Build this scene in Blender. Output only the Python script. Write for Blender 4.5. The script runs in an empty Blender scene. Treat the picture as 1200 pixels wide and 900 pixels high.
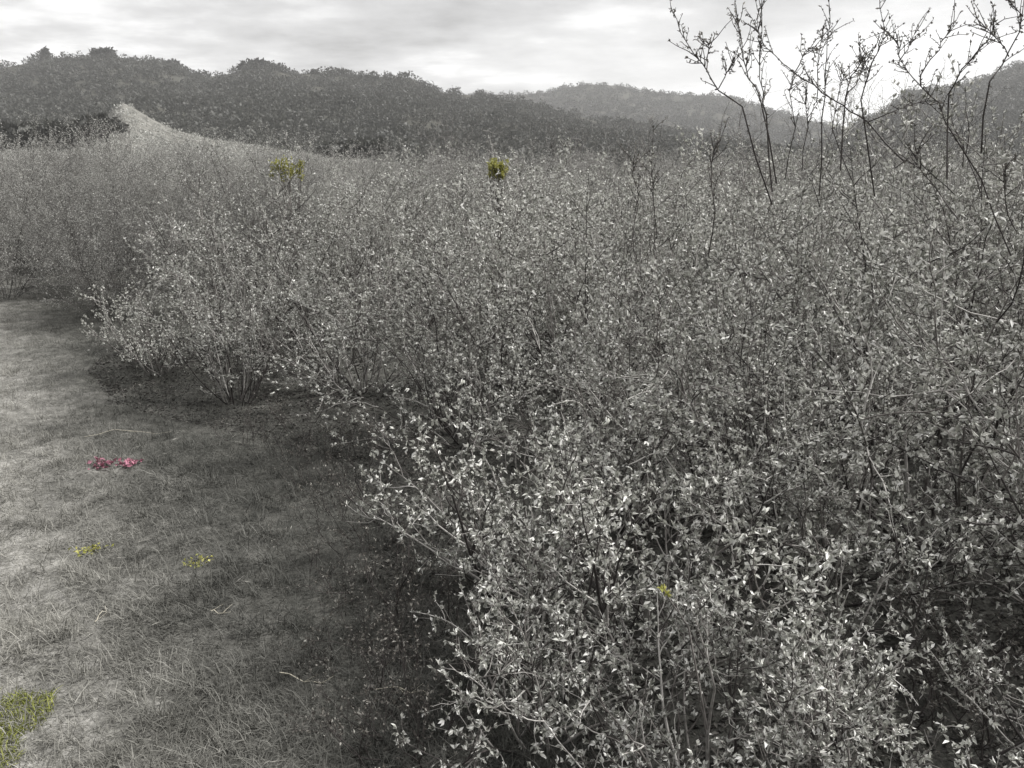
import bpy, math, random
import numpy as np

R = math.radians
random.seed(11)
rng = np.random.default_rng(11)
sc = bpy.context.scene
COL = sc.collection
PITCH = R(15.4); F = 942.0; EYE = 1.7

# ------------------------------------------------------------------ helpers
def ray(px, py):
    dx = (px - 600) / F; dy = (450 - py) / F
    return np.array([dx, math.cos(PITCH) + dy * math.sin(PITCH), -math.sin(PITCH) + dy * math.cos(PITCH)])
def at(px, py, Y):
    d = ray(px, py); return np.array([0, 0, EYE]) + d * (Y / d[1])
def on_ground(px, py):
    d = ray(px, py); p = np.array([0, 0, EYE]) + d * (EYE / -d[2]); return p[0], p[1]

def mesh_obj(name, verts, faces_by_n, mat, parent=None, smooth=False, mats=None, mat_idx=None):
    """verts (N,3); faces_by_n: list of (M,k) int arrays"""
    me = bpy.data.meshes.new(name)
    verts = np.asarray(verts, dtype=np.float32)
    me.vertices.add(len(verts)); me.vertices.foreach_set('co', verts.ravel())
    fl = [np.asarray(f, dtype=np.int32) for f in faces_by_n if len(f)]
    tot = sum(f.size for f in fl); nf = sum(len(f) for f in fl)
    me.loops.add(tot); me.polygons.add(nf)
    me.loops.foreach_set('vertex_index', np.concatenate([f.ravel() for f in fl]))
    starts = []; c = 0
    for f in fl:
        starts.append(np.arange(len(f)) * f.shape[1] + c); c += f.size
    me.polygons.foreach_set('loop_start', np.concatenate(starts).astype(np.int32))
    for m in (mats or [mat]): me.materials.append(m)
    if mat_idx is not None: me.polygons.foreach_set('material_index', np.asarray(mat_idx, dtype=np.int32))
    if smooth: me.polygons.foreach_set('use_smooth', np.ones(nf, dtype=bool))
    me.update(calc_edges=True); me.validate()
    o = bpy.data.objects.new(name, me); COL.objects.link(o)
    if parent: o.parent = parent
    return o
def tag(o, label=None, cat=None, group=None, kind=None):
    if label: o['label'] = label
    if cat: o['category'] = cat
    if group: o['group'] = group
    if kind: o['kind'] = kind
    return o
def empty(name, loc=(0, 0, 0), rz=0):
    o = bpy.data.objects.new(name, None); o.empty_display_size = .1; COL.objects.link(o)
    o.location = loc; o.rotation_euler = (0, 0, rz); return o
def copy_tree(o, parent=None):
    c = o.copy(); COL.objects.link(c)
    for k in ('label', 'category', 'group'):
        if parent is None and k in c: del c[k]
    if parent: c.parent = parent
    for ch in list(o.children): copy_tree(ch, c)
    return c

def vnoise(x, y, seed=0):
    """smooth value noise, vectorised"""
    x = np.asarray(x, float); y = np.asarray(y, float)
    xi = np.floor(x).astype(np.int64); yi = np.floor(y).astype(np.int64)
    fx = x - xi; fy = y - yi; fx = fx * fx * (3 - 2 * fx); fy = fy * fy * (3 - 2 * fy)
    def h(a, b):
        n = (a * 374761393 + b * 668265263 + seed * 1274126177) & 0x7fffffff
        n = ((n ^ (n >> 13)) * 1274126177) & 0x7fffffff
        return ((n ^ (n >> 16)) & 0xffff) / 65535.0
    a = h(xi, yi); b = h(xi + 1, yi); c = h(xi, yi + 1); d = h(xi + 1, yi + 1)
    return (a * (1 - fx) + b * fx) * (1 - fy) + (c * (1 - fx) + d * fx) * fy
def fbm(x, y, seed=0, o=4):
    s = 0; a = .5
    for i in range(o):
        s = s + a * vnoise(x * 2 ** i, y * 2 ** i, seed + i * 17); a *= .5
    return s

def ground_z(x, y):
    r = np.hypot(x, y)
    k = np.clip((60 - r) / 40, 0, 1)
    return k * ((fbm(x * .9, y * .9, 3) - .47) * .10 + (fbm(x * 4, y * 5, 9) - .47) * .075)

# ------------------------------------------------------------------ materials
def nt(name):
    m = bpy.data.materials.new(name); m.use_nodes = True
    t = m.node_tree; t.nodes.clear(); return m, t
def N(t, typ, **kw):
    n = t.nodes.new(typ)
    for k, v in kw.items():
        if hasattr(n, k): setattr(n, k, v)
        else: n.inputs[k].default_value = v
    return n
def ramp(t, stops, interp='LINEAR'):
    n = t.nodes.new('ShaderNodeValToRGB'); e = n.color_ramp.elements
    n.color_ramp.interpolation = interp
    while len(e) < len(stops): e.new(.5)
    for el, (p, c) in zip(e, stops):
        el.position = p; el.color = (*c, 1) if len(c) == 3 else c
    return n
def math_n(t, op, a, b=None):
    n = t.nodes.new('ShaderNodeMath'); n.operation = op
    for i, v in enumerate((a, b)):
        if v is None: continue
        if isinstance(v, (int, float)): n.inputs[i].default_value = v
        else: t.links.new(v, n.inputs[i])
    return n.outputs[0]
def mixc(t, fac, a, b, mode='MIX'):
    n = t.nodes.new('ShaderNodeMix'); n.data_type = 'RGBA'; n.blend_type = mode
    for i, v in ((0, fac), (6, a), (7, b)):
        if isinstance(v, (int, float)): n.inputs[i].default_value = v
        elif isinstance(v, tuple): n.inputs[i].default_value = (*v, 1)
        else: t.links.new(v, n.inputs[i])
    return n.outputs[2]

def leaf_mat(name, stops, trans=.3, rough=.6, objvar=.25):
    """each leaf takes its own colour; each plant a slightly different tone"""
    m, t = nt(name)
    g = N(t, 'ShaderNodeNewGeometry'); rp = ramp(t, stops); t.links.new(g.outputs['Random Per Island'], rp.inputs[0])
    oi = N(t, 'ShaderNodeObjectInfo')
    v = math_n(t, 'MULTIPLY_ADD', oi.outputs['Random'], 2 * objvar); v.node.inputs[2].default_value = 1 - objvar
    hs = N(t, 'ShaderNodeHueSaturation'); t.links.new(rp.outputs[0], hs.inputs['Color']); t.links.new(v, hs.inputs['Value'])
    p = N(t, 'ShaderNodeBsdfPrincipled', Roughness=rough); p.inputs['Specular IOR Level'].default_value = .35
    t.links.new(hs.outputs[0], p.inputs['Base Color'])
    tr = N(t, 'ShaderNodeBsdfTranslucent'); t.links.new(hs.outputs[0], tr.inputs[0])
    mx = N(t, 'ShaderNodeMixShader'); mx.inputs[0].default_value = trans
    t.links.new(p.outputs[0], mx.inputs[1]); t.links.new(tr.outputs[0], mx.inputs[2])
    o = N(t, 'ShaderNodeOutputMaterial'); t.links.new(mx.outputs[0], o.inputs[0]); return m
def bark_mat(name, stops, scale=40):
    m, t = nt(name)
    g = N(t, 'ShaderNodeNewGeometry'); tc = N(t, 'ShaderNodeTexCoord')
    ns = N(t, 'ShaderNodeTexNoise', Scale=scale, Detail=3.0); t.links.new(tc.outputs['Object'], ns.inputs['Vector'])
    f = math_n(t, 'ADD', math_n(t, 'MULTIPLY', g.outputs['Random Per Island'], .6), math_n(t, 'MULTIPLY', ns.outputs[0], .45))
    rp = ramp(t, stops); t.links.new(f, rp.inputs[0])
    p = N(t, 'ShaderNodeBsdfPrincipled', Roughness=.8); p.inputs['Specular IOR Level'].default_value = .25
    t.links.new(rp.outputs[0], p.inputs['Base Color'])
    o = N(t, 'ShaderNodeOutputMaterial'); t.links.new(p.outputs[0], o.inputs[0]); return m

M_leaf = leaf_mat('pale_bud_leaf', [(0, (.12, .122, .105)), (.25, (.28, .282, .25)), (.55, (.50, .50, .46)), (.85, (.70, .695, .66)), (1, (.84, .83, .80))], .25, objvar=.16)
M_fine = leaf_mat('grey_fine_leaf', [(0, (.20, .20, .185)), (.5, (.38, .377, .35)), (1, (.60, .595, .565))], .3, objvar=.15)
M_litfine = leaf_mat('lit_fine_leaf', [(0, (.34, .337, .31)), (.5, (.52, .515, .48)), (1, (.74, .73, .69))], .3, objvar=.1)  # lighter copy of the grey leaf, painting the light on the back bush tops
M_gorse = leaf_mat('yellow_green_leaf', [(0, (.24, .25, .06)), (.6, (.46, .455, .12)), (1, (.60, .57, .2))], .4)
M_dead = leaf_mat('reddish_leaf', [(0, (.26, .09, .13)), (1, (.52, .24, .31))], .2)
M_wood = leaf_mat('wood_leaf', [(0, (.052, .053, .047)), (1, (.07, .07, .062))], .3)
M_bark = bark_mat('grey_twig_bark', [(0, (.018, .0155, .015)), (.36, (.040, .035, .033)), (.58, (.16, .148, .138)), (.85, (.46, .445, .42))])
M_twig = bark_mat('pale_grey_twig_bark', [(0, (.03, .027, .026)), (.5, (.085, .08, .075)), (1, (.28, .27, .255))])
M_shoot = bark_mat('dark_shoot_bark', [(0, (.02, .017, .016)), (.8, (.055, .048, .045)), (1, (.10, .09, .085))])
M_straw = bark_mat('dry_straw', [(0, (.35, .32, .25)), (1, (.62, .58, .48))])
M_litter = leaf_mat('dead_leaf_litter', [(0, (.025, .023, .021)), (.6, (.06, .055, .05)), (1, (.16, .15, .135))], .1)

M_debris = leaf_mat('straw_debris', [(0, (.05, .045, .04)), (.4, (.12, .11, .1)), (.7, (.26, .25, .225)), (1, (.48, .465, .42))], .0)

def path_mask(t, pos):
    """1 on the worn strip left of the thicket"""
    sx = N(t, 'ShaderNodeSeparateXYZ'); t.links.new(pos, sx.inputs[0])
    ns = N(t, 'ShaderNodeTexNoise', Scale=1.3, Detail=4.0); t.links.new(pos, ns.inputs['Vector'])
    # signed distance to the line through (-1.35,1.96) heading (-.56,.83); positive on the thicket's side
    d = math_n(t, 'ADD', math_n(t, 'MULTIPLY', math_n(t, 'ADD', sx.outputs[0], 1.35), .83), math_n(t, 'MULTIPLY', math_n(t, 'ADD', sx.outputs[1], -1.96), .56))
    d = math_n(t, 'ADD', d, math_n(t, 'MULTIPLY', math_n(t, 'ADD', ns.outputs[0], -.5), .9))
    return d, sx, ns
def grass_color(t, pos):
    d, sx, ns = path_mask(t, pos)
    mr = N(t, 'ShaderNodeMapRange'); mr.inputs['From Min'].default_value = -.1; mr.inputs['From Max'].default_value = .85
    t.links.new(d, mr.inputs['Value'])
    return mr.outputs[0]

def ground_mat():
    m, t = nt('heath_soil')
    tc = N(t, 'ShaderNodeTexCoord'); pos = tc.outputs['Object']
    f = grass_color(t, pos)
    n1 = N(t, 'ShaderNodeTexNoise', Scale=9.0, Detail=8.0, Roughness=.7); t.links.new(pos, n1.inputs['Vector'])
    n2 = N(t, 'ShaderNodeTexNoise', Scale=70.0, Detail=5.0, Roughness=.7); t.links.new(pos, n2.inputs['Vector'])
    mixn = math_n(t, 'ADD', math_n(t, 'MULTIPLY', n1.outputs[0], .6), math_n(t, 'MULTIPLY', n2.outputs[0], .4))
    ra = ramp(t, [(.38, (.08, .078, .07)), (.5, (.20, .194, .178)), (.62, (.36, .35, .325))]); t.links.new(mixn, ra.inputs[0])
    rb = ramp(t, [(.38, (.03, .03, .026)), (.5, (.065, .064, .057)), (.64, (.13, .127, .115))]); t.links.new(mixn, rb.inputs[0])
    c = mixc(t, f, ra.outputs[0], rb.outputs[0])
    p = N(t, 'ShaderNodeBsdfPrincipled', Roughness=.95); p.inputs['Specular IOR Level'].default_value = .15
    t.links.new(c, p.inputs['Base Color'])
    b = N(t, 'ShaderNodeBump', Strength=.8, Distance=.03); t.links.new(mixn, b.inputs['Height']); t.links.new(b.outputs[0], p.inputs['Normal'])
    o = N(t, 'ShaderNodeOutputMaterial'); t.links.new(p.outputs[0], o.inputs[0]); return m
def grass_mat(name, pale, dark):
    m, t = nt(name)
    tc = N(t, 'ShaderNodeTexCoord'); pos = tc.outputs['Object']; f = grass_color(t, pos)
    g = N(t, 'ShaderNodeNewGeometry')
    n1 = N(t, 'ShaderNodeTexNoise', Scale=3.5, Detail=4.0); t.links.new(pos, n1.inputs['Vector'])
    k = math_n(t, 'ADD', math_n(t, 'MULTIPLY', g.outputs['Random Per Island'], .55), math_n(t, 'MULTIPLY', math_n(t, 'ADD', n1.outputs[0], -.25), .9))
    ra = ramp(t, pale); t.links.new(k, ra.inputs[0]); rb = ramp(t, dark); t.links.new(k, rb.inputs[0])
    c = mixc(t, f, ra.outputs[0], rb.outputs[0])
    p = N(t, 'ShaderNodeBsdfPrincipled', Roughness=.75); p.inputs['Specular IOR Level'].default_value = .25; t.links.new(c, p.inputs['Base Color'])
    tr = N(t, 'ShaderNodeBsdfTranslucent'); t.links.new(c, tr.inputs[0])
    mx = N(t, 'ShaderNodeMixShader'); mx.inputs[0].default_value = .2
    t.links.new(p.outputs[0], mx.inputs[1]); t.links.new(tr.outputs[0], mx.inputs[2])
    o = N(t, 'ShaderNodeOutputMaterial'); t.links.new(mx.outputs[0], o.inputs[0]); return m
def noise_mat(name, stops, scale):
    m, t = nt(name)
    tc = N(t, 'ShaderNodeTexCoord')
    n1 = N(t, 'ShaderNodeTexNoise', Scale=scale, Detail=8.0, Roughness=.65); t.links.new(tc.outputs['Object'], n1.inputs['Vector'])
    ra = ramp(t, stops); t.links.new(n1.outputs[0], ra.inputs[0])
    p = N(t, 'ShaderNodeBsdfPrincipled', Roughness=.95); p.inputs['Specular IOR Level'].default_value = .1; t.links.new(ra.outputs[0], p.inputs['Base Color'])
    o = N(t, 'ShaderNodeOutputMaterial'); t.links.new(p.outputs[0], o.inputs[0]); return m

# ------------------------------------------------------------------ plant builder
class Plant:
    def __init__(self, seed):
        self.rg = np.random.default_rng(seed); self.V = []; self.Q = []; self.nv = 0
        self.lp = []; self.ld = []; self.ls = []          # leaf position, direction, size
    def tube(self, pts, r0, r1, sides=3):
        pts = np.asarray(pts, float); n = len(pts)
        tg = np.gradient(pts, axis=0); tg /= np.linalg.norm(tg, axis=1)[:, None] + 1e-9
        ref = np.array([.3, .9, .2]) if abs(tg[0][2]) > .7 else np.array([0, 0, 1.0])
        u = np.cross(tg, ref); u /= np.linalg.norm(u, axis=1)[:, None] + 1e-9; v = np.cross(tg, u)
        a = np.arange(sides) * 2 * math.pi / sides
        rad = np.linspace(r0, r1, n)[:, None, None]
        ring = pts[:, None, :] + rad * (np.cos(a)[None, :, None] * u[:, None, :] + np.sin(a)[None, :, None] * v[:, None, :])
        self.V.append(ring.reshape(-1, 3))
        i = np.arange(n - 1)[:, None] * sides; j = np.arange(sides)[None, :]; j2 = (j + 1) % sides
        q = np.stack([i + j, i + j2, i + sides + j2, i + sides + j], -1).reshape(-1, 4) + self.nv
        self.Q.append(q); self.nv += n * sides
    def grow(self, p, d, L, n, wander, up):
        pts = [np.array(p, float)]; d = np.array(d, float); d /= np.linalg.norm(d)
        for k in range(n):
            d = d + self.rg.normal(0, wander, 3) + np.array([0, 0, up]); d /= np.linalg.norm(d)
            pts.append(pts[-1] + d * L / n)
        return np.array(pts)
    def side(self, d, ang):
        d = d / np.linalg.norm(d); r = self.rg.normal(0, 1, 3); r -= d * r.dot(d); r /= np.linalg.norm(r) + 1e-9
        return d * math.cos(ang) + r * math.sin(ang)
    def leafline(self, pts, spacing, per, size, t0=0.0):
        seg = np.linalg.norm(np.diff(pts, axis=0), axis=1); cum = np.concatenate([[0], np.cumsum(seg)]); L = cum[-1]
        m = max(1, int(L * (1 - t0) / spacing)); s = t0 * L + (np.arange(m) + self.rg.uniform(.2, .8, m)) * L * (1 - t0) / m
        s = np.append(s, L)
        P = np.stack([np.interp(s, cum, pts[:, k]) for k in range(3)], 1)
        T = pts[np.minimum(np.searchsorted(cum, s, 'right'), len(pts) - 1)] - pts[np.maximum(np.minimum(np.searchsorted(cum, s, 'right'), len(pts) - 1) - 1, 0)]
        T /= np.linalg.norm(T, axis=1)[:, None] + 1e-9
        k = len(s); rad = self.rg.normal(0, 1, (k, 3)); rad /= np.linalg.norm(rad, axis=1)[:, None]
        for q in range(per):
            dd = T * .55 + rad * .9 + self.rg.normal(0, .55, (k, 3)) + np.array([0, 0, .25]); dd /= np.linalg.norm(dd, axis=1)[:, None]
            self.lp.append(P); self.ld.append(dd); self.ls.append(size * self.rg.uniform(.5, 1.25, k))
    def wood_mesh(self, name, mat, parent):
        return mesh_obj(name, np.concatenate(self.V), [np.concatenate(self.Q)], mat, parent, smooth=True)
    def leaf_arrays(self, width=.43, fold=.28):
        P = np.concatenate(self.lp); D = np.concatenate(self.ld); S = np.concatenate(self.ls)[:, None]; k = len(P)
        r = self.rg.normal(0, 1, (k, 3)) + np.array([0, 0, .6]); W = np.cross(D, r); W /= np.linalg.norm(W, axis=1)[:, None] + 1e-9
        Nn = np.cross(W, D); w = S * width * .5
        mid = P + D * S * .48 + Nn * S * fold * .5
        V = np.stack([P, mid + W * w, P + D * S, mid - W * w], 1)
        V[:, 2] -= Nn * S * fold * .3
        b = np.arange(k)[:, None] * 4
        T = np.concatenate([b + np.array([0, 1, 2]), b + np.array([0, 2, 3])]).reshape(2, k, 3).transpose(1, 0, 2).reshape(-1, 3)
        return V.reshape(-1, 3), T
    def leaf_mesh(self, name, mat, parent, **kw):
        V, T = self.leaf_arrays(**kw); return mesh_obj(name, V, [T], mat, parent)

def shrub_plant(seed, H=1.4, Rr=.8, stems=11, l1=8, l2=6, leaf=.016, spacing=.02, per=3, thin=1.0, erect=.0, floor=.12, leaders=0):
    pl = Plant(seed); rg = pl.rg
    for s in range(leaders):          # long thin last-year's shoots rising out of the crown
        az = rg.uniform(0, 2 * math.pi); tilt = R(rg.uniform(4, 34)); d = np.array([math.cos(az) * math.sin(tilt), math.sin(az) * math.sin(tilt), math.cos(tilt)])
        p0 = np.array([math.cos(az), math.sin(az), 0]) * rg.uniform(.03, .2) * Rr + np.array([0, 0, -.05])
        st = pl.grow(p0, d, H * rg.uniform(1.0, 1.3), 9, .08, .03); pl.tube(st, .006, .0012, 4); pl.leafline(st, spacing * 1.3, 2, leaf * .75, .5)
        for c in range(6):
            k = int(rg.integers(4, 9)); tw = pl.grow(st[k], pl.side(st[k + 1] - st[k], R(rg.uniform(25, 55))), rg.uniform(.08, .25), 4, .12, .08); pl.tube(tw, .002, .001, 3); pl.leafline(tw, spacing, 2, leaf * .75, .15)
    for s in range(stems):
        az = rg.uniform(0, 2 * math.pi) if s > 6 else (s + rg.uniform(-.3, .3)) * 2 * math.pi / 7
        tilt = R(rg.uniform(12, 62)) * (1 - erect)
        d = np.array([math.cos(az) * math.sin(tilt), math.sin(az) * math.sin(tilt), math.cos(tilt)])
        L = (H * .92 * math.cos(tilt) + Rr * 1.05 * math.sin(tilt)) * rg.uniform(.8, 1.12)
        p0 = np.array([math.cos(az), math.sin(az), 0]) * rg.uniform(.02, .12); p0[2] = -.05
        st = pl.grow(p0, d, L, 8, .13, .05)
        r0 = rg.uniform(.005, .010) * thin; pl.tube(st, r0, .0012 * thin, 5)
        pl.leafline(st, spacing * 1.3, per, leaf, .75)
        for b in range(l1):
            t = rg.uniform(floor, .97) ** .8; i = t * 8; k = min(int(i), 7); p = st[k] + (st[k + 1] - st[k]) * (i - k)
            dir0 = st[k + 1] - st[k]
            bd = pl.side(dir0, R(rg.uniform(30, 75))) + np.array([0, 0, .15])
            bl = rg.uniform(.24, .52) * H * (1.05 - .55 * t)
            br = pl.grow(p, bd, bl, 6, .2, .07); rb = r0 * (1 - t) * .45 + .0022 * thin
            pl.tube(br, rb, .0013 * thin, 4)
            pl.leafline(br, spacing, per, leaf, .45)
            for c in range(l2):
                u = rg.uniform(.12, .98); i2 = u * 6; k2 = min(int(i2), 5); q = br[k2] + (br[k2 + 1] - br[k2]) * (i2 - k2)
                td = pl.side(br[k2 + 1] - br[k2], R(rg.uniform(30, 80))) + np.array([0, 0, .12])
                tl = rg.uniform(.06, .2) * max(H / 1.4, .7)
                tw = pl.grow(q, td, tl, 4, .24, .06); pl.tube(tw, .0016 * thin, .0009 * thin, 3)
                
                if rg.uniform() > .2: pl.leafline(tw, spacing, per, leaf * (.7 if u < .45 else 1.1), .15 if u > .45 else .55)
    return pl

def make_shrub(pl, name, wood, leafm, **kw):
    root = empty(name)
    pl.wood_mesh('branches', wood, root); pl.leaf_mesh('leaves', leafm, root, **kw)
    return root

# ------------------------------------------------------------------ ground
def build_ground():
    rad = np.concatenate([[0.0], np.geomspace(.25, 14, 260), np.geomspace(14.6, 6000, 70)])
    na = 480; a = np.arange(na) * 2 * math.pi / na
    RR, AA = np.meshgrid(rad, a, indexing='ij'); X = RR * np.cos(AA); Y = RR * np.sin(AA); Z = ground_z(X, Y)
    V = np.stack([X, Y, Z], -1).reshape(-1, 3)
    i = np.arange(len(rad) - 1)[:, None] * na; j = np.arange(na)[None, :]; j2 = (j + 1) % na
    q = np.stack([i + j, i + na + j, i + na + j2, i + j2], -1).reshape(-1, 4)
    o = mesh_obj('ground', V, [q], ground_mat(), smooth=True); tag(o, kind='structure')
build_ground()

# grass edge: thicket boundary (world x as a function of y)
EY = np.array([.0, 1.2, 2.0, 2.8, 3.7, 4.4, 5.0, 5.6, 6.6, 7.6, 8.6, 10, 14]); EX = np.array([.25, .1, -.15, -.2, -.35, -.7, -1.5, -2.6, -3.3, -3.5, -3.9, -5.5, -9])
def edge_x(y): return np.interp(y, EY, EX)

def blades(name, n, mat, xs, ys, lo, hi, wid, lean, seed):
    rg = np.random.default_rng(seed); k = len(xs)
    L = rg.uniform(lo, hi, k) * rg.uniform(.6, 1, k); az = rg.uniform(0, 2 * math.pi, k); ln = rg.uniform(lean[0], lean[1], k)
    D = np.stack([np.cos(az) * np.sin(ln), np.sin(az) * np.sin(ln), np.cos(ln)], 1)
    bend = rg.uniform(.1, .6, k)[:, None]
    W = np.stack([-np.sin(az), np.cos(az), rg.normal(0, .4, k)], 1) * (rg.uniform(.6, 1.3, k) * wid)[:, None]
    P = np.stack([xs, ys, ground_z(xs, ys) - .004], 1)
    m = P + D * L[:, None] * .55
    D2 = D + np.stack([np.cos(az), np.sin(az), -np.ones(k) * .9], 1) * bend; D2 /= np.linalg.norm(D2, axis=1)[:, None]
    e = m + D2 * L[:, None] * .5; e[:, 2] = np.maximum(e[:, 2], ground_z(e[:, 0], e[:, 1]) + .003)
    V = np.stack([P - W, P + W, m + W * .8, m - W * .8, e], 1).reshape(-1, 3)
    b = np.arange(k)[:, None] * 5
    return mesh_obj(name, V, [b + np.array([0, 1, 2, 3]), b + np.array([3, 2, 4])], mat)

def build_grass():
    rg = np.random.default_rng(5)
    n = 520000
    y = 1.2 * (14 / 1.2) ** (rg.uniform(0, 1, n) ** .9); x = edge_x(y) + .55 - rg.uniform(0, 1, n) ** .9 * (.9 + .72 * y)
    keep = np.abs(x) < .72 * (y * .964 + .5) + .2
    d = (x + 1.35) * .83 + (y - 1.96) * .56
    dens = .25 + .9 * np.clip(fbm(x * 2.2, y * 2.2, 21) * 2.6 - .8, 0, 1)
    dens *= np.where(d < .25, .55, 1.0)
    keep &= rg.uniform(0, 1, n) < dens
    x, y = x[keep], y[keep]
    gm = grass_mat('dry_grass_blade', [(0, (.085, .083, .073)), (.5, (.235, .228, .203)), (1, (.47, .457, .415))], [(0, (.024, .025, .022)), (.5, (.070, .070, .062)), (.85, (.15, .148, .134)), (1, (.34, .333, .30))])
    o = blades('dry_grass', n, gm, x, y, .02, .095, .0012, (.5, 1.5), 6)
    tag(o, 'short matted dry grass covering the clearing left of the thicket', 'grass', kind='stuff')
    # tussocks: tight bunches of longer blades
    nb = 900; by = 1.3 * (11 / 1.3) ** rg.uniform(0, 1, nb); bx = edge_x(by) + .35 - rg.uniform(0, 1, nb) * (.8 + .7 * by)
    m = rg.integers(25, 70, nb); ii = np.repeat(np.arange(nb), m); sp = rg.uniform(.015, .05, nb)[ii]
    x = bx[ii] + rg.normal(0, 1, len(ii)) * sp * 1.6; y = by[ii] + rg.normal(0, 1, len(ii)) * sp
    o = blades('grass_tussocks', 1, gm, x, y, .05, .14, .0013, (.2, 1.35), 16)
    tag(o, 'rough bunches of longer dry grass standing out of the matted clearing', 'grass', kind='stuff')
    # broken straw and twigs on the grass
    pl = Plant(78); n = 1500
    y = 1.3 * (10 / 1.3) ** rg.uniform(0, 1, n); x = edge_x(y) + .4 - rg.uniform(0, 1, n) * (1.1 + .75 * y)
    pl.lp.append(np.stack([x, y, ground_z(x, y) + rg.uniform(.005, .03, n)], 1)); dd = rg.normal(0, 1, (n, 3)) * np.array([1, .8, .12]); pl.ld.append(dd / np.linalg.norm(dd, axis=1)[:, None]); pl.ls.append(rg.uniform(.02, .075, n))
    o = pl.leaf_mesh('straw_debris', M_debris, None, width=.03, fold=0); tag(o, 'broken straw and fine twigs strewn over the dry grass', 'debris', kind='stuff')
    # green tuft carpet at the lower left corner
    n = 44000
    x = rg.uniform(-2.3, -1.0, n); y = rg.uniform(1.3, 2.75, n)
    c = ((x + 1.68) / .28) ** 2 + ((y - 1.98) / .42) ** 2 + (fbm(x * 5, y * 5, 40) - .47) * 2.2
    k = c < .75
    mg = leaf_mat('green_grass_blade', [(0, (.07, .08, .016)), (.5, (.18, .20, .04)), (1, (.36, .37, .10))], .25, objvar=0)
    o = blades('green_grass', n, mg, x[k], y[k], .02, .065, .0016, (.1, 1.2), 8)
    tag(o, 'patch of olive green grass at the edge of the pale worn ground', 'grass', kind='stuff')
    # leaf litter under the shrubs
    pl = Plant(77); n = 60000
    y = rg.uniform(.6, 8, n); x = edge_x(y) - .3 + rg.uniform(0, 1, n) ** 1.3 * (1.2 + .8 * y)
    pl.lp.append(np.stack([x, y, ground_z(x, y) + .004], 1)); dd = rg.normal(0, 1, (n, 3)) * np.array([1, 1, .25]); pl.ld.append(dd / np.linalg.norm(dd, axis=1)[:, None]); pl.ls.append(rg.uniform(.012, .035, n))
    o = pl.leaf_mesh('leaf_litter', M_litter, None); tag(o, 'dark fallen leaves littering the soil beneath the shrubs', 'leaf litter', kind='stuff')
build_grass()

# ------------------------------------------------------------------ thicket
PROTO = [make_shrub(shrub_plant(101 + k, stems=(15, 13, 17, 14)[k], l1=(12, 11, 13, 12)[k], l2=5, leaf=(.022, .0255, .019, .023)[k], spacing=(.042, .050, .038, .042)[k], per=(6, 6, 6, 5)[k], floor=.06, leaders=(5, 8, 4, 7)[k]), 'budding_shrub', M_bark, M_leaf) for k in range(4)]
LOW = [make_shrub(shrub_plant(151 + k, H=.8, Rr=.46, stems=14, l1=9, l2=5, leaf=.0195, spacing=.036, per=5, floor=.04), 'budding_shrub', M_bark, M_leaf) for k in range(3)]
FINE = [make_shrub(shrub_plant(201 + k, H=1.9, Rr=1.25, stems=26, l1=20, l2=9, leaf=.014, spacing=.03, per=3, thin=.6, floor=.03), 'twiggy_shrub', M_twig, M_fine) for k in range(2)]
PALE = [make_shrub(shrub_plant(231, H=1.9, Rr=1.3, stems=24, l1=19, l2=9, leaf=.02, spacing=.03, per=4, thin=.6, floor=.1), 'twiggy_shrub', M_twig, M_litfine)]
BARE = [make_shrub(shrub_plant(301 + k, H=3.0, Rr=1.0, stems=9, l1=9, l2=6, leaf=.02, spacing=.06, per=2, thin=1.5, erect=.5, floor=.25), 'bare_sapling', M_bark, M_fine) for k in range(2)]
used = set()
def put(protos, k, x, y, s, sz=1.0, rz=None, label=None, cat='shrub', group=None):
    p = protos[k % len(protos)]
    if id(p) not in used: used.add(id(p)); o = p
    else: o = copy_tree(p)
    o.location = (x, y, float(ground_z(x, y))); o.rotation_euler = (0, 0, random.uniform(0, 6.28) if rz is None else rz); o.scale = (s, s, s * sz)
    tag(o, label, cat, group); return o

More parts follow.
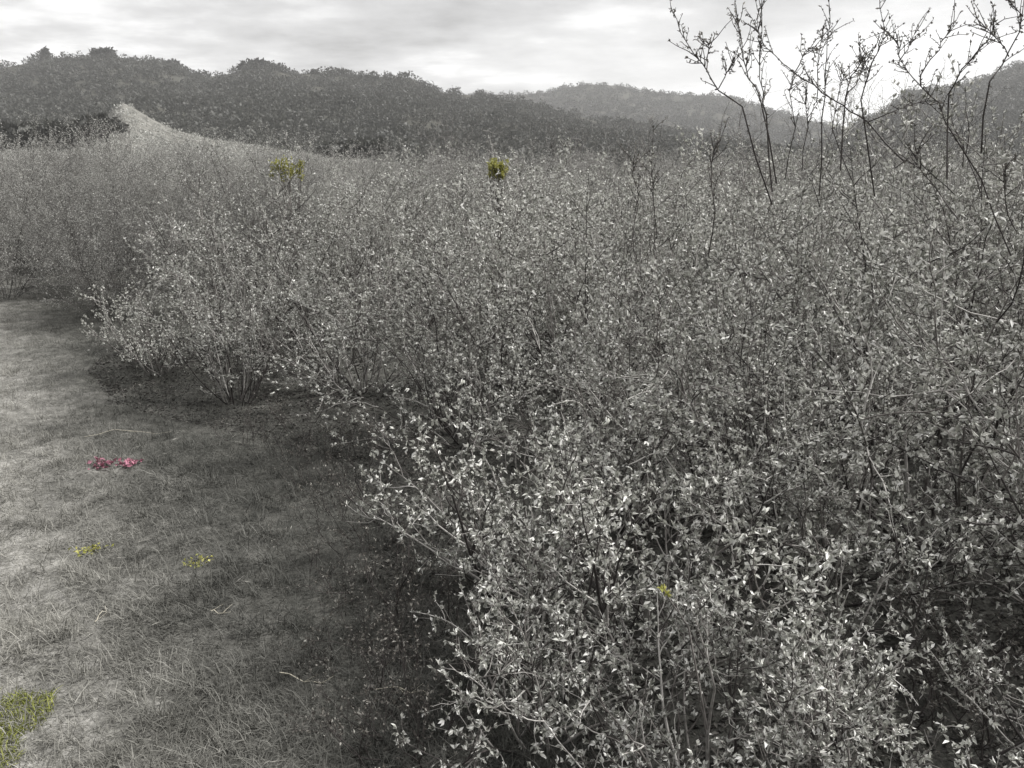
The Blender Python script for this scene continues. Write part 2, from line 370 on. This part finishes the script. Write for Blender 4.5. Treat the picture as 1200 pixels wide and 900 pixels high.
GN = 'budding shrubs at the front of the thicket'
near = [  # x, y, height, label
    (.1, 2.85, .86, 'low pale budding shrub at the thicket front corner where the dry grass begins'),
    (.1, 2.12, .66, 'low budding shrub at the bottom edge, the one nearest the open grass'),
    (.50, 1.75, .66, 'low budding shrub cut by the bottom edge, holding the yellow green sprig'),
    (.52, 2.5, .86, 'knee high budding shrub behind the one with the yellow green sprig'),
    (.92, 1.85, .66, 'low budding shrub directly left of the dark hollow in the lower right corner'),
    (1.2, 2.95, 1.03, 'waist high budding shrub above the left side of the dark hollow'),
    (.52, 3.55, 1.14, 'pale budding shrub behind the low corner shrub, beside the shaded grass'),
    (1.1, 3.7, 1.32, 'dense budding shrub at the centre of the thicket, in front of the tall one'),
    (2.15, 2.8, 1.05, 'budding shrub hanging over the dark hollow near the right edge'),
    (2.7, 3.2, 1.45, 'budding shrub filling the right edge halfway up'),
    (1.62, 1.78, .58, 'low budding shrub reaching into the dark hollow from the right edge'),
    (2.3, 2.0, 1.5, 'budding shrub added at the right edge to shade the dark hollow'),  # added mostly out of view so its shade darkens the hollow
    (-.3, 4.85, 1.15, 'budding shrub overhanging the dark shaded grass in the middle of the clearing edge'),
    (.42, 4.75, 1.4, 'budding shrub in the second row between the shaded grass and the tall shrub'),
    (1.5, 4.8, 1.5, 'budding shrub in the second row directly left of the tall shrub'),
    (3.0, 4.4, 1.68, 'tall dense shrub behind the right edge, below the right hand hill'),
    (2.25, 4.6, 1.7, 'high dense shrub right behind the foot of the long shoots'),
    (-2.05, 5.75, 1.02, 'pale budding shrub bulging leftwards over the grass with a black shadow beneath'),
    (-1.15, 5.9, 1.3, 'budding shrub on the right of the bulging one, before the round grey bush'),
    (-.1, 6.1, 1.48, 'budding shrub in the third row, below the yellow green bush on the skyline'),
    (-2.95, 6.5, .72, 'small pale budding shrub at the leftmost tip of the thicket over the grass'),
]
for i, (x, y, h, lab) in enumerate(near):
    if h < 1.02: put(LOW, i, x, y, h / .8, 1.0, label=lab, group=GN)
    else: put(PROTO, i, x, y, h / 1.4, 1.0, label=lab, group=GN)

# the tall shrub with long shoots against the sky
def tall_shrub():
    pl = shrub_plant(557, H=1.82, Rr=.85, stems=17, l1=11, l2=5, leaf=.022, spacing=.040, per=6, floor=.06)
    root = empty('tall_shrub', (0, 0, 0)); base = np.array([1.95, 3.35, 0])
    pl.V = [v + base for v in pl.V]; pl.lp = [p + base for p in pl.lp]
    pl.wood_mesh('branches', M_bark, root); pl.leaf_mesh('leaves', M_leaf, root)
    sh = [  # pixel polylines from the base up, and the depth they stand at
        (3.0, [(905, 240), (870, 125), (842, 106), (828, 82), (815, 66), (797, 37), (787, 11)]),
        (3.1, [(842, 104), (852, 84), (861, 75)]), (3.0, [(828, 84), (829, 66), (831, 51)]),
        (3.2, [(1060, 190), (1017, 143), (995, 130), (980, 119), (954, 99), (932, 86), (918, 75), (897, 55), (888, 37), (875, 13)]),
        (3.1, [(905, 225), (899, 147), (894, 121), (890, 92), (893, 37), (892, -8)]),
        (3.05, [(910, 215), (890, 112), (877, 92), (870, 66), (868, 40), (862, 16)]),
        (3.3, [(960, 230), (963, 140), (967, 90), (969, 66), (973, 27), (970, -10)]),
        (3.3, [(957, 120), (958, 84), (962, 50), (964, 33)]), (3.25, [(932, 84), (940, 68), (948, 56), (956, 66)]),
        (3.1, [(1025, 230), (1009, 117), (1018, 88), (1030, 59), (1037, 35), (1031, 9)]),
        (3.2, [(1185, 300), (1150, 210), (1119, 161), (1101, 121), (1079, 101), (1064, 84), (1053, 66), (1050, 48), (1037, 35)]),
        (3.25, [(1079, 100), (1079, 88), (1090, 70), (1103, 48), (1119, 29)]), (3.2, [(1055, 70), (1064, 58), (1074, 36)]),
        (3.15, [(985, 200), (991, 114), (998, 88), (1008, 74), (1017, 58)]), (3.0, [(990, 117), (1003, 100), (1010, 84), (1014, 66)]),
        (2.9, [(1110, 210), (1112, 110), (1127, 81), (1149, 55), (1163, 35), (1169, 27)]),
        (2.9, [(1150, 180), (1160, 95), (1174, 77), (1195, 37), (1198, 18), (1182, 0), (1175, -10)]),
        (2.95, [(1182, 66), (1178, 57), (1163, 40), (1149, 29)]), (3.1, [(1017, 143), (1053, 128), (1072, 121), (1097, 117)]),
        (2.8, [(1123, 257), (1100, 225), (1083, 205), (1075, 180)]), (2.8, [(1190, 270), (1178, 235), (1176, 205), (1185, 190)]),
        (3.3, [(920, 210), (932, 150), (925, 105), (928, 88)]), (3.4, [(1000, 215), (975, 150), (985, 100), (990, 84)]),
        (3.35, [(940, 200), (947, 150), (944, 120), (950, 84)]), (2.7, [(830, 300), (838, 245), (834, 190), (838, 170)]),
        (3.5, [(740, 290), (748, 240), (741, 205), (742, 190)]), (3.5, [(770, 280), (764, 200), (766, 150)]),
    ]
    rg = np.random.default_rng(8)
    for Y, pix in sh:
        pts = []
        for k, (a, b) in enumerate(pix):
            pts.append(at(a, b, Y + .06 * math.sin(k * 1.7 + a)))
        # refine and roughen
        P = [pts[0]]
        for a, b in zip(pts[:-1], pts[1:]):
            P += [a * .5 + b * .5 + rg.normal(0, .004, 3), b]
        P = np.array(P); s = Plant(int(rg.integers(1e6)))
        s.tube(P, (.0030 if len(pix) > 4 else .0022), .0010, 5)
        s.leafline(P, .034, 2, .014, .25)
        # short spurs
        for q in range(int(4 + 2 * len(pix))):
            i = int(rg.integers(len(P) // 3, len(P) - 1)); d = P[i + 1] - P[i]
            tw = s.grow(P[i] + d * rg.uniform(0, 1), s.side(d, R(rg.uniform(25, 55))) + np.array([0, 0, .2]), rg.uniform(.03, .12), 3, .15, .05)
            s.tube(tw, .0018, .001, 3); s.leafline(tw, .022, 2, .013, .1)
        # one shoot = one mesh: bark first, then its buds
        LV, LT = s.leaf_arrays(width=.42)
        W = np.concatenate(s.V); Q = np.concatenate(s.Q)
        mesh_obj('shoot', np.concatenate([W, LV]), [Q, LT + len(W)], None, root, mats=[M_shoot, M_bud], mat_idx=np.concatenate([np.zeros(len(Q)), np.ones(len(LT))]))
    tag(root, 'tallest shrub of the thicket, its long budding shoots standing against the white sky', 'shrub', GN)
M_bud = leaf_mat('brown_grey_bud', [(0, (.05, .045, .04)), (.6, (.13, .12, .105)), (1, (.32, .31, .28))], .25)
tall_shrub()

# middle rows
taken = [(a, b) for a, b, *_ in near] + [(1.95, 3.35)]
rg = np.random.default_rng(31)
y = 5.6; row = 0; mid = [(-1.95, 7.55), (-.1, 7.7), (-2.35, 7.2)]
while y < 13.5:
    half = .66 * (y + 1)
    x = -half + (row % 2) * .5
    while x < half + .4:
        px, py = x + rg.uniform(-.25, .25), y + rg.uniform(-.25, .25)
        if px > edge_x(py) + .75 and not (py > 7.6 and px < -1.9) and min(math.hypot(px - a, py - b) for a, b in taken + mid[:3]) > .72:
            mid.append((px, py))
        x += .98
    y += .9 + .04 * row; row += 1
for i, (x, y) in enumerate(mid):
    if i > 2 and rg.uniform() < .06: continue
    h = rg.uniform(1.2, 1.6) if i > 2 else 1.5 + (.12 if x > 2 else 0)
    side = 'right' if x > .25 * y else ('left' if x < -.1 * y else 'middle')
    lab = {'left': 'grey budding shrub behind the front rows, beside the round grey bushes',
           'middle': 'grey budding shrub in the packed middle rows of the thicket below the far hill',
           'right': 'grey budding shrub packed behind the tall shrub with sky high shoots'}[side]
    put(PROTO, i, x, y, h / 1.4, 1.0, label=lab, group='budding shrubs of the %s middle rows' % side)

SPRIG = [make_shrub(shrub_plant(171 + k, H=.3, Rr=.26, stems=7, l1=4, l2=2, leaf=.0135, spacing=.03, per=3, thin=.45, floor=.2), 'twiggy_sprig', M_shoot, M_bud) for k in range(3)]
# low sprigs where the thicket creeps out over the grass
for i, (px, py, h) in enumerate([(452, 905, .26), (500, 868, .3), (430, 838, .2), (470, 800, .27), (395, 770, .17), (448, 752, .25), (488, 735, .34), (415, 705, .19), (462, 680, .3),
                                 (372, 672, .16), (430, 640, .24), (470, 615, .36), (395, 610, .2), (440, 572, .34), (360, 575, .2), (400, 540, .3), (330, 540, .2), (350, 505, .3), (290, 520, .22)]):
    gx, gy = on_ground(px, py); o = put(SPRIG, i, gx, gy, h / .3, 1.0, label='small dark sparse sprig creeping out of the thicket onto the shaded grass', group='small sprigs along the shaded thicket edge')

for px, py, h in [(1120, 850, .34), (1055, 850, .3), (1185, 790, .42), (1165, 895, .36), (1090, 780, .3), (1200, 850, .3)]:
    gx, gy = on_ground(px, py); put(SPRIG, int(px), gx, gy, h / .3, 1.0, label='dark sparse sprig rising from the dark hollow in the lower right corner', group='sprigs in the dark hollow')

# round twiggy bushes on the left
bush = [(-4.75, 9.3, 0.98, 'big round grey twiggy bush on the far side of the clearing, nearest the left edge'),
        (-3.2, 9.2, 0.91, 'round grey twiggy bush right behind the leftmost tip of the thicket'),
        (-6.6, 10.4, 0.99, 'round twiggy bush cut by the left edge with a dark hollow under it'),
        (-2.0, 10.2, .93, 'grey twiggy bush between the round bush and the yellow green bush'),
        (-5.6, 11.4, 1.02, 'grey twiggy bush rising behind the two big round ones, below the pale hill'),
        (-3.9, 10.9, 0.97, 'grey twiggy bush filling the gap behind the two biggest round bushes'),
        (-7.9, 12.8, .97, 'pale twiggy bush top behind the one cut by the left edge'),
        (-6.2, 13.6, .97, 'pale twiggy bush top directly below the peak of the pale hill'),
        (-4.5, 13.4, 0.85, 'pale twiggy bush top below the right slope of the pale hill'),
        (-2.9, 12.9, 0.80, 'pale twiggy bush top left of the yellow green bush on the skyline')]
for i, (x, y, s, lab) in enumerate(bush):
    put(PALE if lab.startswith('pale') else FINE, i, x, y, s, label=lab, group='round grey twiggy bushes on the left')

# far scrub: single mesh copies, only their tops show
def far_proto(seed, **kw):
    pl = shrub_plant(seed, **kw); LV, LT = pl.leaf_arrays(); W = np.concatenate(pl.V); Q = np.concatenate(pl.Q)
    return mesh_obj('grey_shrub', np.concatenate([W, LV]), [Q, LT + len(W)], None, mats=[M_bark, M_fine], mat_idx=np.concatenate([np.zeros(len(Q)), np.ones(len(LT))]))
FAR = [far_proto(401 + k, H=1.8, Rr=1.3, stems=16, l1=10, l2=6, leaf=.032, spacing=.045, per=2, thin=1.5) for k in range(2)]
y = 14.0; row = 0; cnt = 0
while y < 60:
    half = .68 * (y + 1); st = 1.5 + .05 * (y - 14)
    x = -half + (row % 2) * st * .5
    while x < half:
        px, py = x + rg.uniform(-.4, .4) * st, y + rg.uniform(-.4, .4) * st; x += st
        h = rg.uniform(.78, 1.02) * (1.0 + .003 * (py - 14))
        put(FAR, cnt, px, py, h, 1.0, label='grey scrub bush of the far flat, beyond the thicket and before the hills', group='scrub bushes on the far flat'); cnt += 1
    y += st * (1.2 + .03 * row); row += 1

# bare saplings standing above the far scrub
for i, (px, py, Y, lab) in enumerate([
        (365, 178, 30, 'leafless sapling standing in the scrub right of the pale field'), (520, 140, 26, 'tallest leafless sapling in front of the saddle between the two hills'),
        (560, 160, 34, 'slim leafless sapling just left of the yellow green tuft on the skyline'), (650, 150, 24, 'leafless sapling below the hump of the far hill'),
        (705, 158, 20, 'thin leafless sapling right of the hump of the far hill'), (765, 148, 18, 'upright leafless sapling left of the long shoots'),
        (905, 105, 14, 'pale leafless sapling behind the long shoots, at their left'), (1000, 110, 15, 'pale leafless sapling behind the long shoots, under the white sky'),
        (1090, 92, 16, 'dark leafless sapling at the foot of the right hill'), (140, 150, 22, 'leafless sapling rising above the round bushes before the pale hill')]):
    top = at(px, py, Y); put(BARE, i, top[0], Y, top[2] / 3.0 * 1.0, 1.0, label=lab, cat='sapling', group='leafless saplings beyond the thicket')

# gorse tops
def gorse(px, py, Y, lab, w, h):
    c = at(px, py, Y); pl = Plant(int(px)); rg = pl.rg; root = empty('gorse_bush', (c[0], Y, 0))
    for k in range(26):
        a = rg.uniform(0, 6.28); r = w * rg.uniform(0, 1) ** .5
        top = np.array([math.cos(a) * r, math.sin(a) * r, c[2] + h * rg.uniform(-.5, .75)]); P = np.array([[0, 0, -.05], top * np.array([.35, .35, .5]), top])
        pl.tube(P, .008, .003, 4)
        for q in range(4):
            tw = pl.grow(P[1] + (P[2] - P[1]) * rg.uniform(.82, 1), [rg.normal(0, .9), rg.normal(0, .9), 1], rg.uniform(.04, .1), 3, .12, .1); pl.tube(tw, .0025, .0015, 3)
            pl.leafline(tw, .011, 4, .024, .0)
    pl.wood_mesh('branches', M_bark, root); pl.leaf_mesh('leaves', M_gorse, root, width=.4)
    tag(root, lab, 'bush', 'yellow green bushes')
gorse(336, 195, 8.8, 'small yellow green bush on the skyline right of the round bushes', .2, .05)
gorse(583, 194, 9.2, 'small yellow green bush on the skyline near the middle', .11, .03)
# a fresh sprig on one of the low shrubs
host = [o for o in bpy.data.objects if o.get('label', '').endswith('holding the yellow green sprig')][0]
sp = Plant(4242); tip = at(776, 690, 1.66)
P = np.array([[host.location.x, host.location.y, .3], (tip + np.array([host.location.x, host.location.y, .5])) / 2, tip]); sp.tube(P, .003, .0016, 4); sp.leafline(P, .006, 4, .017, .93)
LV, LT = sp.leaf_arrays(); W = np.concatenate(sp.V); Q = np.concatenate(sp.Q)
so_ = mesh_obj('sprig', np.concatenate([W, LV]), [Q, LT + len(W)], None, host, mats=[M_bark, M_gorse], mat_idx=np.concatenate([np.zeros(len(Q)), np.ones(len(LT))]))
so_.matrix_parent_inverse = host.matrix_basis.inverted(); so_['label'] = 'fresh yellow green sprig'

# ------------------------------------------------------------------ small things in the clearing
def low_plant(name, px, py, n, size, mat, lab, cat, flat=.35, spread=.03):
    gx, gy = on_ground(px, py); pl = Plant(int(px * 7 + py)); rg = pl.rg
    P = np.array([gx, gy, float(ground_z(gx, gy)) + .012]) + rg.normal(0, 1, (n, 3)) * np.array([spread, spread, .005])
    d = rg.normal(0, 1, (n, 3)); d[:, 2] = np.abs(d[:, 2]) * flat + .1; d /= np.linalg.norm(d, axis=1)[:, None]
    pl.lp.append(P); pl.ld.append(d); pl.ls.append(size * rg.uniform(.6, 1.2, n))
    o = pl.leaf_mesh(name, mat, None, width=.55); tag(o, lab, cat); return o
low_plant('reddish_rosette', 119, 551, 46, .034, M_dead, 'pinkish red leaf rosette in the grass, the one nearer the pale ground', 'plant')['group'] = 'reddish rosettes in the grass'
low_plant('reddish_rosette', 151, 550, 40, .032, M_dead, 'pinkish red leaf rosette in the grass, the one nearer the thicket', 'plant')['group'] = 'reddish rosettes in the grass'
low_plant('moss_tuft', 104, 646, 50, .022, M_gorse, 'small olive moss tuft on the edge of the pale worn ground', 'moss')['group'] = 'olive moss tufts'
low_plant('moss_tuft', 232, 662, 50, .022, M_gorse, 'small olive moss tuft out in the middle of the dry grass', 'moss')['group'] = 'olive moss tufts'

def stick(px0, py0, px1, py1, r, mat, name, lab, lift=.02):
    a = on_ground(px0, py0); b = on_ground(px1, py1); pl = Plant(int(px0 + py0)); n = 7; t = np.linspace(0, 1, n)
    X = a[0] + (b[0] - a[0]) * t; Y = a[1] + (b[1] - a[1]) * t
    Z = ground_z(X, Y) + lift + .012 * np.sin(t * 5 + px0); P = np.stack([X, Y, Z], 1) + pl.rg.normal(0, .004, (n, 3))
    pl.tube(P, r, r * .5, 5)
    for k in range(3):
        i = pl.rg.integers(1, n - 1); d = P[i + 1] - P[i]; tw = pl.grow(P[i], pl.side(d, .6) * np.array([1, 1, .3]), .05, 3, .1, 0); pl.tube(tw, r * .5, r * .25, 3)
    o = pl.wood_mesh(name, mat, None); tag(o, lab, 'stick', 'pale dry stems on the grass')
stick(328, 789, 384, 798, .0022, M_straw, 'dry_stem', 'pale dry stem lying on the shaded grass, the brightest one low in the clearing')
stick(246, 723, 266, 722, .0016, M_straw, 'dry_stem', 'short pale dry stem in the grass above the brightest stem')
stick(112, 736, 128, 722, .0016, M_straw, 'dry_stem', 'short tilted dry stem at the edge of the pale ground')
stick(440, 812, 520, 818, .0016, M_straw, 'dry_stem', 'long pale dry stem running under the low front shrub')
stick(100, 515, 200, 508, .0016, M_straw, 'dry_stem', 'thin dry stem lying above the reddish rosettes')

# ------------------------------------------------------------------ hills
def lerp_poly(pts, x):
    return np.interp(x, [p[0] for p in pts], [p[1] for p in pts])
def hill(name, sky, D, near_d, back, mat, seed, rough=1.5, nx=220, ny=40):
    """ridge line given in photo pixels, stood at distance D; slopes down to near_d in front and behind"""
    x0, x1 = sky[0][0], sky[-1][0]; px = np.linspace(x0, x1, nx); py = lerp_poly(sky, px)
    ridge = np.array([at(a, b, D) for a, b in zip(px, py)])
    t = np.concatenate([np.linspace(0, 1, ny), 1 + np.linspace(.05, 1, 12)])
    V = []
    for u in t:
        Y = near_d + (D - near_d) * u if u <= 1 else D + (u - 1) * back
        prof = u ** 1.25 if u <= 1 else math.cos((u - 1) * math.pi / 2)
        X = ridge[:, 0] * (Y / D); Z = ridge[:, 2] * prof
        Z = Z + (fbm(X / 30, np.full(nx, Y) / 30, seed) - .47) * rough * 6 * min(u * 3, 1) * (1 if u < .93 else .3) - (.5 if u == 0 else 0)
        V.append(np.stack([X, np.full(nx, Y), Z], 1))
    V = np.array(V); m = len(t)
    i = np.arange(m - 1)[:, None] * nx; j = np.arange(nx - 1)[None, :]
    q = np.stack([i + j, i + j + 1, i + nx + j + 1, i + nx + j], -1).reshape(-1, 4)
    o = mesh_obj(name, V.reshape(-1, 3), [q], mat, smooth=True); tag(o, kind='structure')
    return V
M_hill = noise_mat('wood_floor', [(.3, (.03, .03, .025)), (.7, (.07, .068, .057))], .05)
M_pale = noise_mat('pale_dry_grass_slope', [(.35, (.07, .068, .06)), (.5, (.14, .137, .123)), (.65, (.22, .214, .195))], .6)
A = hill('wooded_hill', [(-250, 110), (-60, 84), (0, 80), (35, 74), (60, 69), (130, 68), (160, 70), (190, 74), (210, 80), (235, 89), (262, 88), (290, 79), (322, 80), (345, 87), (400, 88), (440, 92), (480, 92), (500, 101), (525, 110), (590, 114), (640, 127), (700, 142), (780, 156), (880, 172), (960, 188)], 420, 120, 250, M_hill, 61)
B = hill('far_hill', [(300, 120), (480, 112), (560, 112), (640, 110), (660, 103), (690, 99), (730, 101), (750, 108), (800, 111), (850, 112), (885, 124), (960, 145), (1060, 170)], 950, 420, 500, M_hill, 71)
Cc = hill('right_hill', [(940, 180), (1030, 135), (1070, 104), (1105, 106), (1150, 92), (1200, 74), (1300, 55), (1450, 55)], 640, 200, 300, M_hill, 81)
Dm = hill('grassy_hill', [(-200, 140), (0, 150), (60, 156), (100, 152), (120, 141), (134, 126), (143, 120), (154, 124), (178, 139), (205, 152), (250, 163), (310, 172), (390, 183), (470, 189)], 130, 60, 60, M_pale, 91, rough=.3)

def leafy_crown(pl, c, rad, n, size):
    rg = pl.rg; d = rg.normal(0, 1, (n, 3)); d /= np.linalg.norm(d, axis=1)[:, None]
    lob = 1 + .35 * np.sin(d[:, 0] * 3.1 + c[0]) * np.cos(d[:, 1] * 2.7 + c[1]) + .2 * np.sin(d[:, 2] * 5 + c[0])
    r = rg.uniform(.35, 1, n) ** .5 * lob
    pl.lp.append(c + d * r[:, None] * np.array(rad)); dd = d + rg.normal(0, .7, (n, 3)); pl.ld.append(dd / np.linalg.norm(dd, axis=1)[:, None]); pl.ls.append(size * rg.uniform(.6, 1.4, n))
def forest(name, V, n, rad, seed, lab, umin=.0, leaves=110):
    rg = np.random.default_rng(seed); pl = Plant(seed); ny, nx = 40, V.shape[1]
    for k in range(n):
        u = rg.uniform(umin, 1) ** .8 * (ny - 1.01); v = rg.uniform(0, nx - 1.01); a, b = int(u), int(v)
        p = V[a, b] + (V[a + 1, b] - V[a, b]) * (u - a) + (V[a, b + 1] - V[a, b]) * (v - b)
        r = rad * rg.uniform(.55, 1.25); tall = rg.uniform(.8, 1.3)
        leafy_crown(pl, p + np.array([0, 0, r * .45]), (r, r, r * tall * .8), leaves, r * .34)
    o = pl.leaf_mesh(name, M_wood, None, width=.8); tag(o, lab, 'forest', kind='stuff')
forest('forest', A, 4600, 2.1, 3, 'dark wood covering the long hill on the left')
forest('far_forest', B, 3600, 3.1, 4, 'paler hazy wood covering the distant hill in the middle')
forest('right_forest', Cc, 2300, 2.7, 5, 'wood on the hill rising at the right edge')

def dune_scrub():
    rg = np.random.default_rng(17); pl = Plant(17)
    for k in range(1600):
        u = rg.uniform(.2, 1) * 38.9; v = rg.uniform(40, Dm.shape[1] - 2); a, b = int(u), int(v); p = Dm[a, b] + (Dm[a + 1, b] - Dm[a, b]) * (u - a) + (Dm[a, b + 1] - Dm[a, b]) * (v - b)
        r = rg.uniform(.2, .6); leafy_crown(pl, p + np.array([0, 0, r * .2]), (r, r, r * .5), 26, r * .5)
    tag(pl.leaf_mesh('dune_scrub', M_fine, None, width=.5), 'low pale tufts growing over the small pale hill', 'scrub', kind='stuff')
dune_scrub()
def hill_tree(px, py, Y, base_py, w, lab, seed, conif=False):
    top = at(px, py, Y); b = at(px, base_py, Y); h = top[2] - b[2]
    root = empty('tree', tuple(b)); pl = Plant(seed)
    P = np.array([[0, 0, -1.5], [.05 * h, 0, h * .4], [.02 * h, .03 * h, h * .8]]); pl.tube(P, h * .03, h * .01, 6); pl.wood_mesh('trunk', M_bark, root)
    pc = Plant(seed + 1)
    for k in range(7):
        z = h * (.35 + .55 * k / 6); rr = w * (1.1 - .75 * k / 6) if conif else w * (.6 + .5 * math.sin(math.pi * (k + 1) / 8))
        leafy_crown(pc, np.array([pc.rg.uniform(-.4, .4) * w * .7, pc.rg.uniform(-.4, .4) * w, z]), (rr, rr, h * .16), 130, w * .35)
    pc.leaf_mesh('crown', M_wood, root, width=.7); tag(root, lab, 'tree', 'trees standing out on the skyline')
hill_tree(55, 57, 419, 78, 2.6, 'lone pointed tree on the skyline at the left end of the dark hill', 11, True)
hill_tree(124, 58, 419, 76, 4.5, 'broad tree on the highest part of the dark hill', 12)
hill_tree(202, 72, 419, 86, 3.6, 'small round tree where the dark hill steps down', 13)
hill_tree(300, 74, 419, 86, 6, 'wide tree on the second hump of the dark hill', 14)
hill_tree(370, 82, 419, 93, 2.2, 'small pointed tree on the even skyline right of the second hump', 15, True)
for i, (px, py, w) in enumerate([(12, 150, 2.6), (38, 156, 2.2), (70, 148, 2.4), (92, 153, 2.0), (122, 140, 2.2), (400, 178, 2.4), (425, 170, 2.6)]):
    hill_tree(px, py, 100, 176, w, ['dark low tree of the line below the pale hill, touching the left edge', 'second dark low tree from the left edge in the line below the pale hill',
        'third dark low tree from the left edge in the line below the pale hill', 'fourth dark low tree from the left edge in the line below the pale hill',
        'dark low tree directly left of the peak of the pale hill',
        'left one of two dark trees where the pale slope runs out', 'right one of two dark trees where the pale slope runs out'][i], 30 + i)

# ------------------------------------------------------------------ air
def haze():
    x, y0, y1, z0, z1 = 1300, -60, 1600, -2.5, 150
    V = [(-x, y0, z0), (x, y0, z0), (x, y1, z0), (-x, y1, z0), (-x, y0, z1), (x, y0, z1), (x, y1, z1), (-x, y1, z1)]
    Fq = [(0, 3, 2, 1), (4, 5, 6, 7), (0, 1, 5, 4), (1, 2, 6, 5), (2, 3, 7, 6), (3, 0, 4, 7)]
    m, t = nt('haze_air'); v = N(t, 'ShaderNodeVolumePrincipled', Density=.00037); v.inputs['Color'].default_value = (.9, .9, .9, 1)
    o = N(t, 'ShaderNodeOutputMaterial'); t.links.new(v.outputs[0], o.inputs['Volume'])
    ob = mesh_obj('haze', V, [np.array(Fq)], m); tag(ob, kind='stuff', label='thin pale haze lying over the whole view', cat='haze')
HAZE = True
if HAZE: haze()

# ------------------------------------------------------------------ sky, sun, camera
SUN_EL, SUN_AZ = 50, 72           # azimuth clockwise from +Y
def world():
    w = bpy.data.worlds.new('World'); sc.world = w; w.use_nodes = True; t = w.node_tree; t.nodes.clear()
    sky = N(t, 'ShaderNodeTexSky', sky_type='NISHITA'); sky.sun_disc = False; sky.sun_elevation = R(SUN_EL); sky.sun_rotation = R(SUN_AZ)
    hs = N(t, 'ShaderNodeHueSaturation', Saturation=.15, Value=.5); t.links.new(sky.outputs[0], hs.inputs['Color'])
    tc = N(t, 'ShaderNodeTexCoord'); sx = N(t, 'ShaderNodeSeparateXYZ'); t.links.new(tc.outputs['Generated'], sx.inputs[0])
    z = math_n(t, 'ADD', math_n(t, 'MAXIMUM', sx.outputs[2], 0), .10)
    cx = N(t, 'ShaderNodeCombineXYZ'); t.links.new(math_n(t, 'DIVIDE', sx.outputs[0], z), cx.inputs[0]); t.links.new(math_n(t, 'DIVIDE', sx.outputs[1], z), cx.inputs[1])
    n1 = N(t, 'ShaderNodeTexNoise', Scale=.75, Detail=7.0, Roughness=.58); t.links.new(cx.outputs[0], n1.inputs['Vector'])
    # grey deck: values in sky units, times the background strength 0.1
    rp = ramp(t, [(.38, (2.5, 2.5, 2.53)), (.46, (4.2, 4.2, 4.24)), (.53, (5.5, 5.5, 5.53)), (.62, (8.6, 8.6, 8.6))]); t.links.new(n1.outputs[0], rp.inputs[0])
    # thinner, brighter cloud low in the sky towards the hidden sun
    az = R(22); dx = math_n(t, 'ADD', math_n(t, 'MULTIPLY', sx.outputs[0], math.sin(az)), math_n(t, 'MULTIPLY', sx.outputs[1], math.cos(az)))
    g = math_n(t, 'POWER', math_n(t, 'MAXIMUM', dx, 0), 14.0)
    low = N(t, 'ShaderNodeMapRange'); low.inputs['From Min'].default_value = .22; low.inputs['From Max'].default_value = .03; t.links.new(sx.outputs[2], low.inputs['Value'])
    gl = math_n(t, 'MULTIPLY', math_n(t, 'MULTIPLY', g, low.outputs[0]), .85)
    c = mixc(t, gl, rp.outputs[0], (12.0, 12.0, 11.95))
    top = N(t, 'ShaderNodeMapRange'); top.inputs['From Min'].default_value = .13; top.inputs['From Max'].default_value = .24; t.links.new(sx.outputs[2], top.inputs['Value'])
    c = mixc(t, math_n(t, 'MULTIPLY', top.outputs[0], .75), c, (3.3, 3.3, 3.34))
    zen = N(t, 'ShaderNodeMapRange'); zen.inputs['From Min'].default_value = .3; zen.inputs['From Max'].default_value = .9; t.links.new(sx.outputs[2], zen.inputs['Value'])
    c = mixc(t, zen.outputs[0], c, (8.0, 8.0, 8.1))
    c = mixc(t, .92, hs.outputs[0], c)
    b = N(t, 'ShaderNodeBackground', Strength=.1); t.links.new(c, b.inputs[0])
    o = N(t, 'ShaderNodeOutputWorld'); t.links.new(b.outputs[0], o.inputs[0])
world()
s = bpy.data.lights.new('Sun', 'SUN'); s.energy = 4.8; s.angle = R(10); s.color = (1, .985, .965)
so = bpy.data.objects.new('Sun', s); COL.objects.link(so)
so.rotation_euler = (R(90 - SUN_EL), 0, R(180 - SUN_AZ))
cam = bpy.data.cameras.new('Camera'); cam.sensor_width = 36; cam.lens = 36 * F / 1200; cam.clip_start = .05; cam.clip_end = 9000
co = bpy.data.objects.new('Camera', cam); COL.objects.link(co); co.location = (0, 0, EYE); co.rotation_euler = (math.pi / 2 - PITCH, 0, 0); sc.camera = co
vs = sc.view_settings; vs.view_transform = 'Standard'; vs.look = 'None'; vs.gamma = 1; vs.exposure = 0.55; vs.use_curve_mapping = False
sc.render.engine = 'CYCLES'
cy = sc.cycles; cy.max_bounces = 8; cy.diffuse_bounces = 4; cy.volume_bounces = 1; cy.transmission_bounces = 4
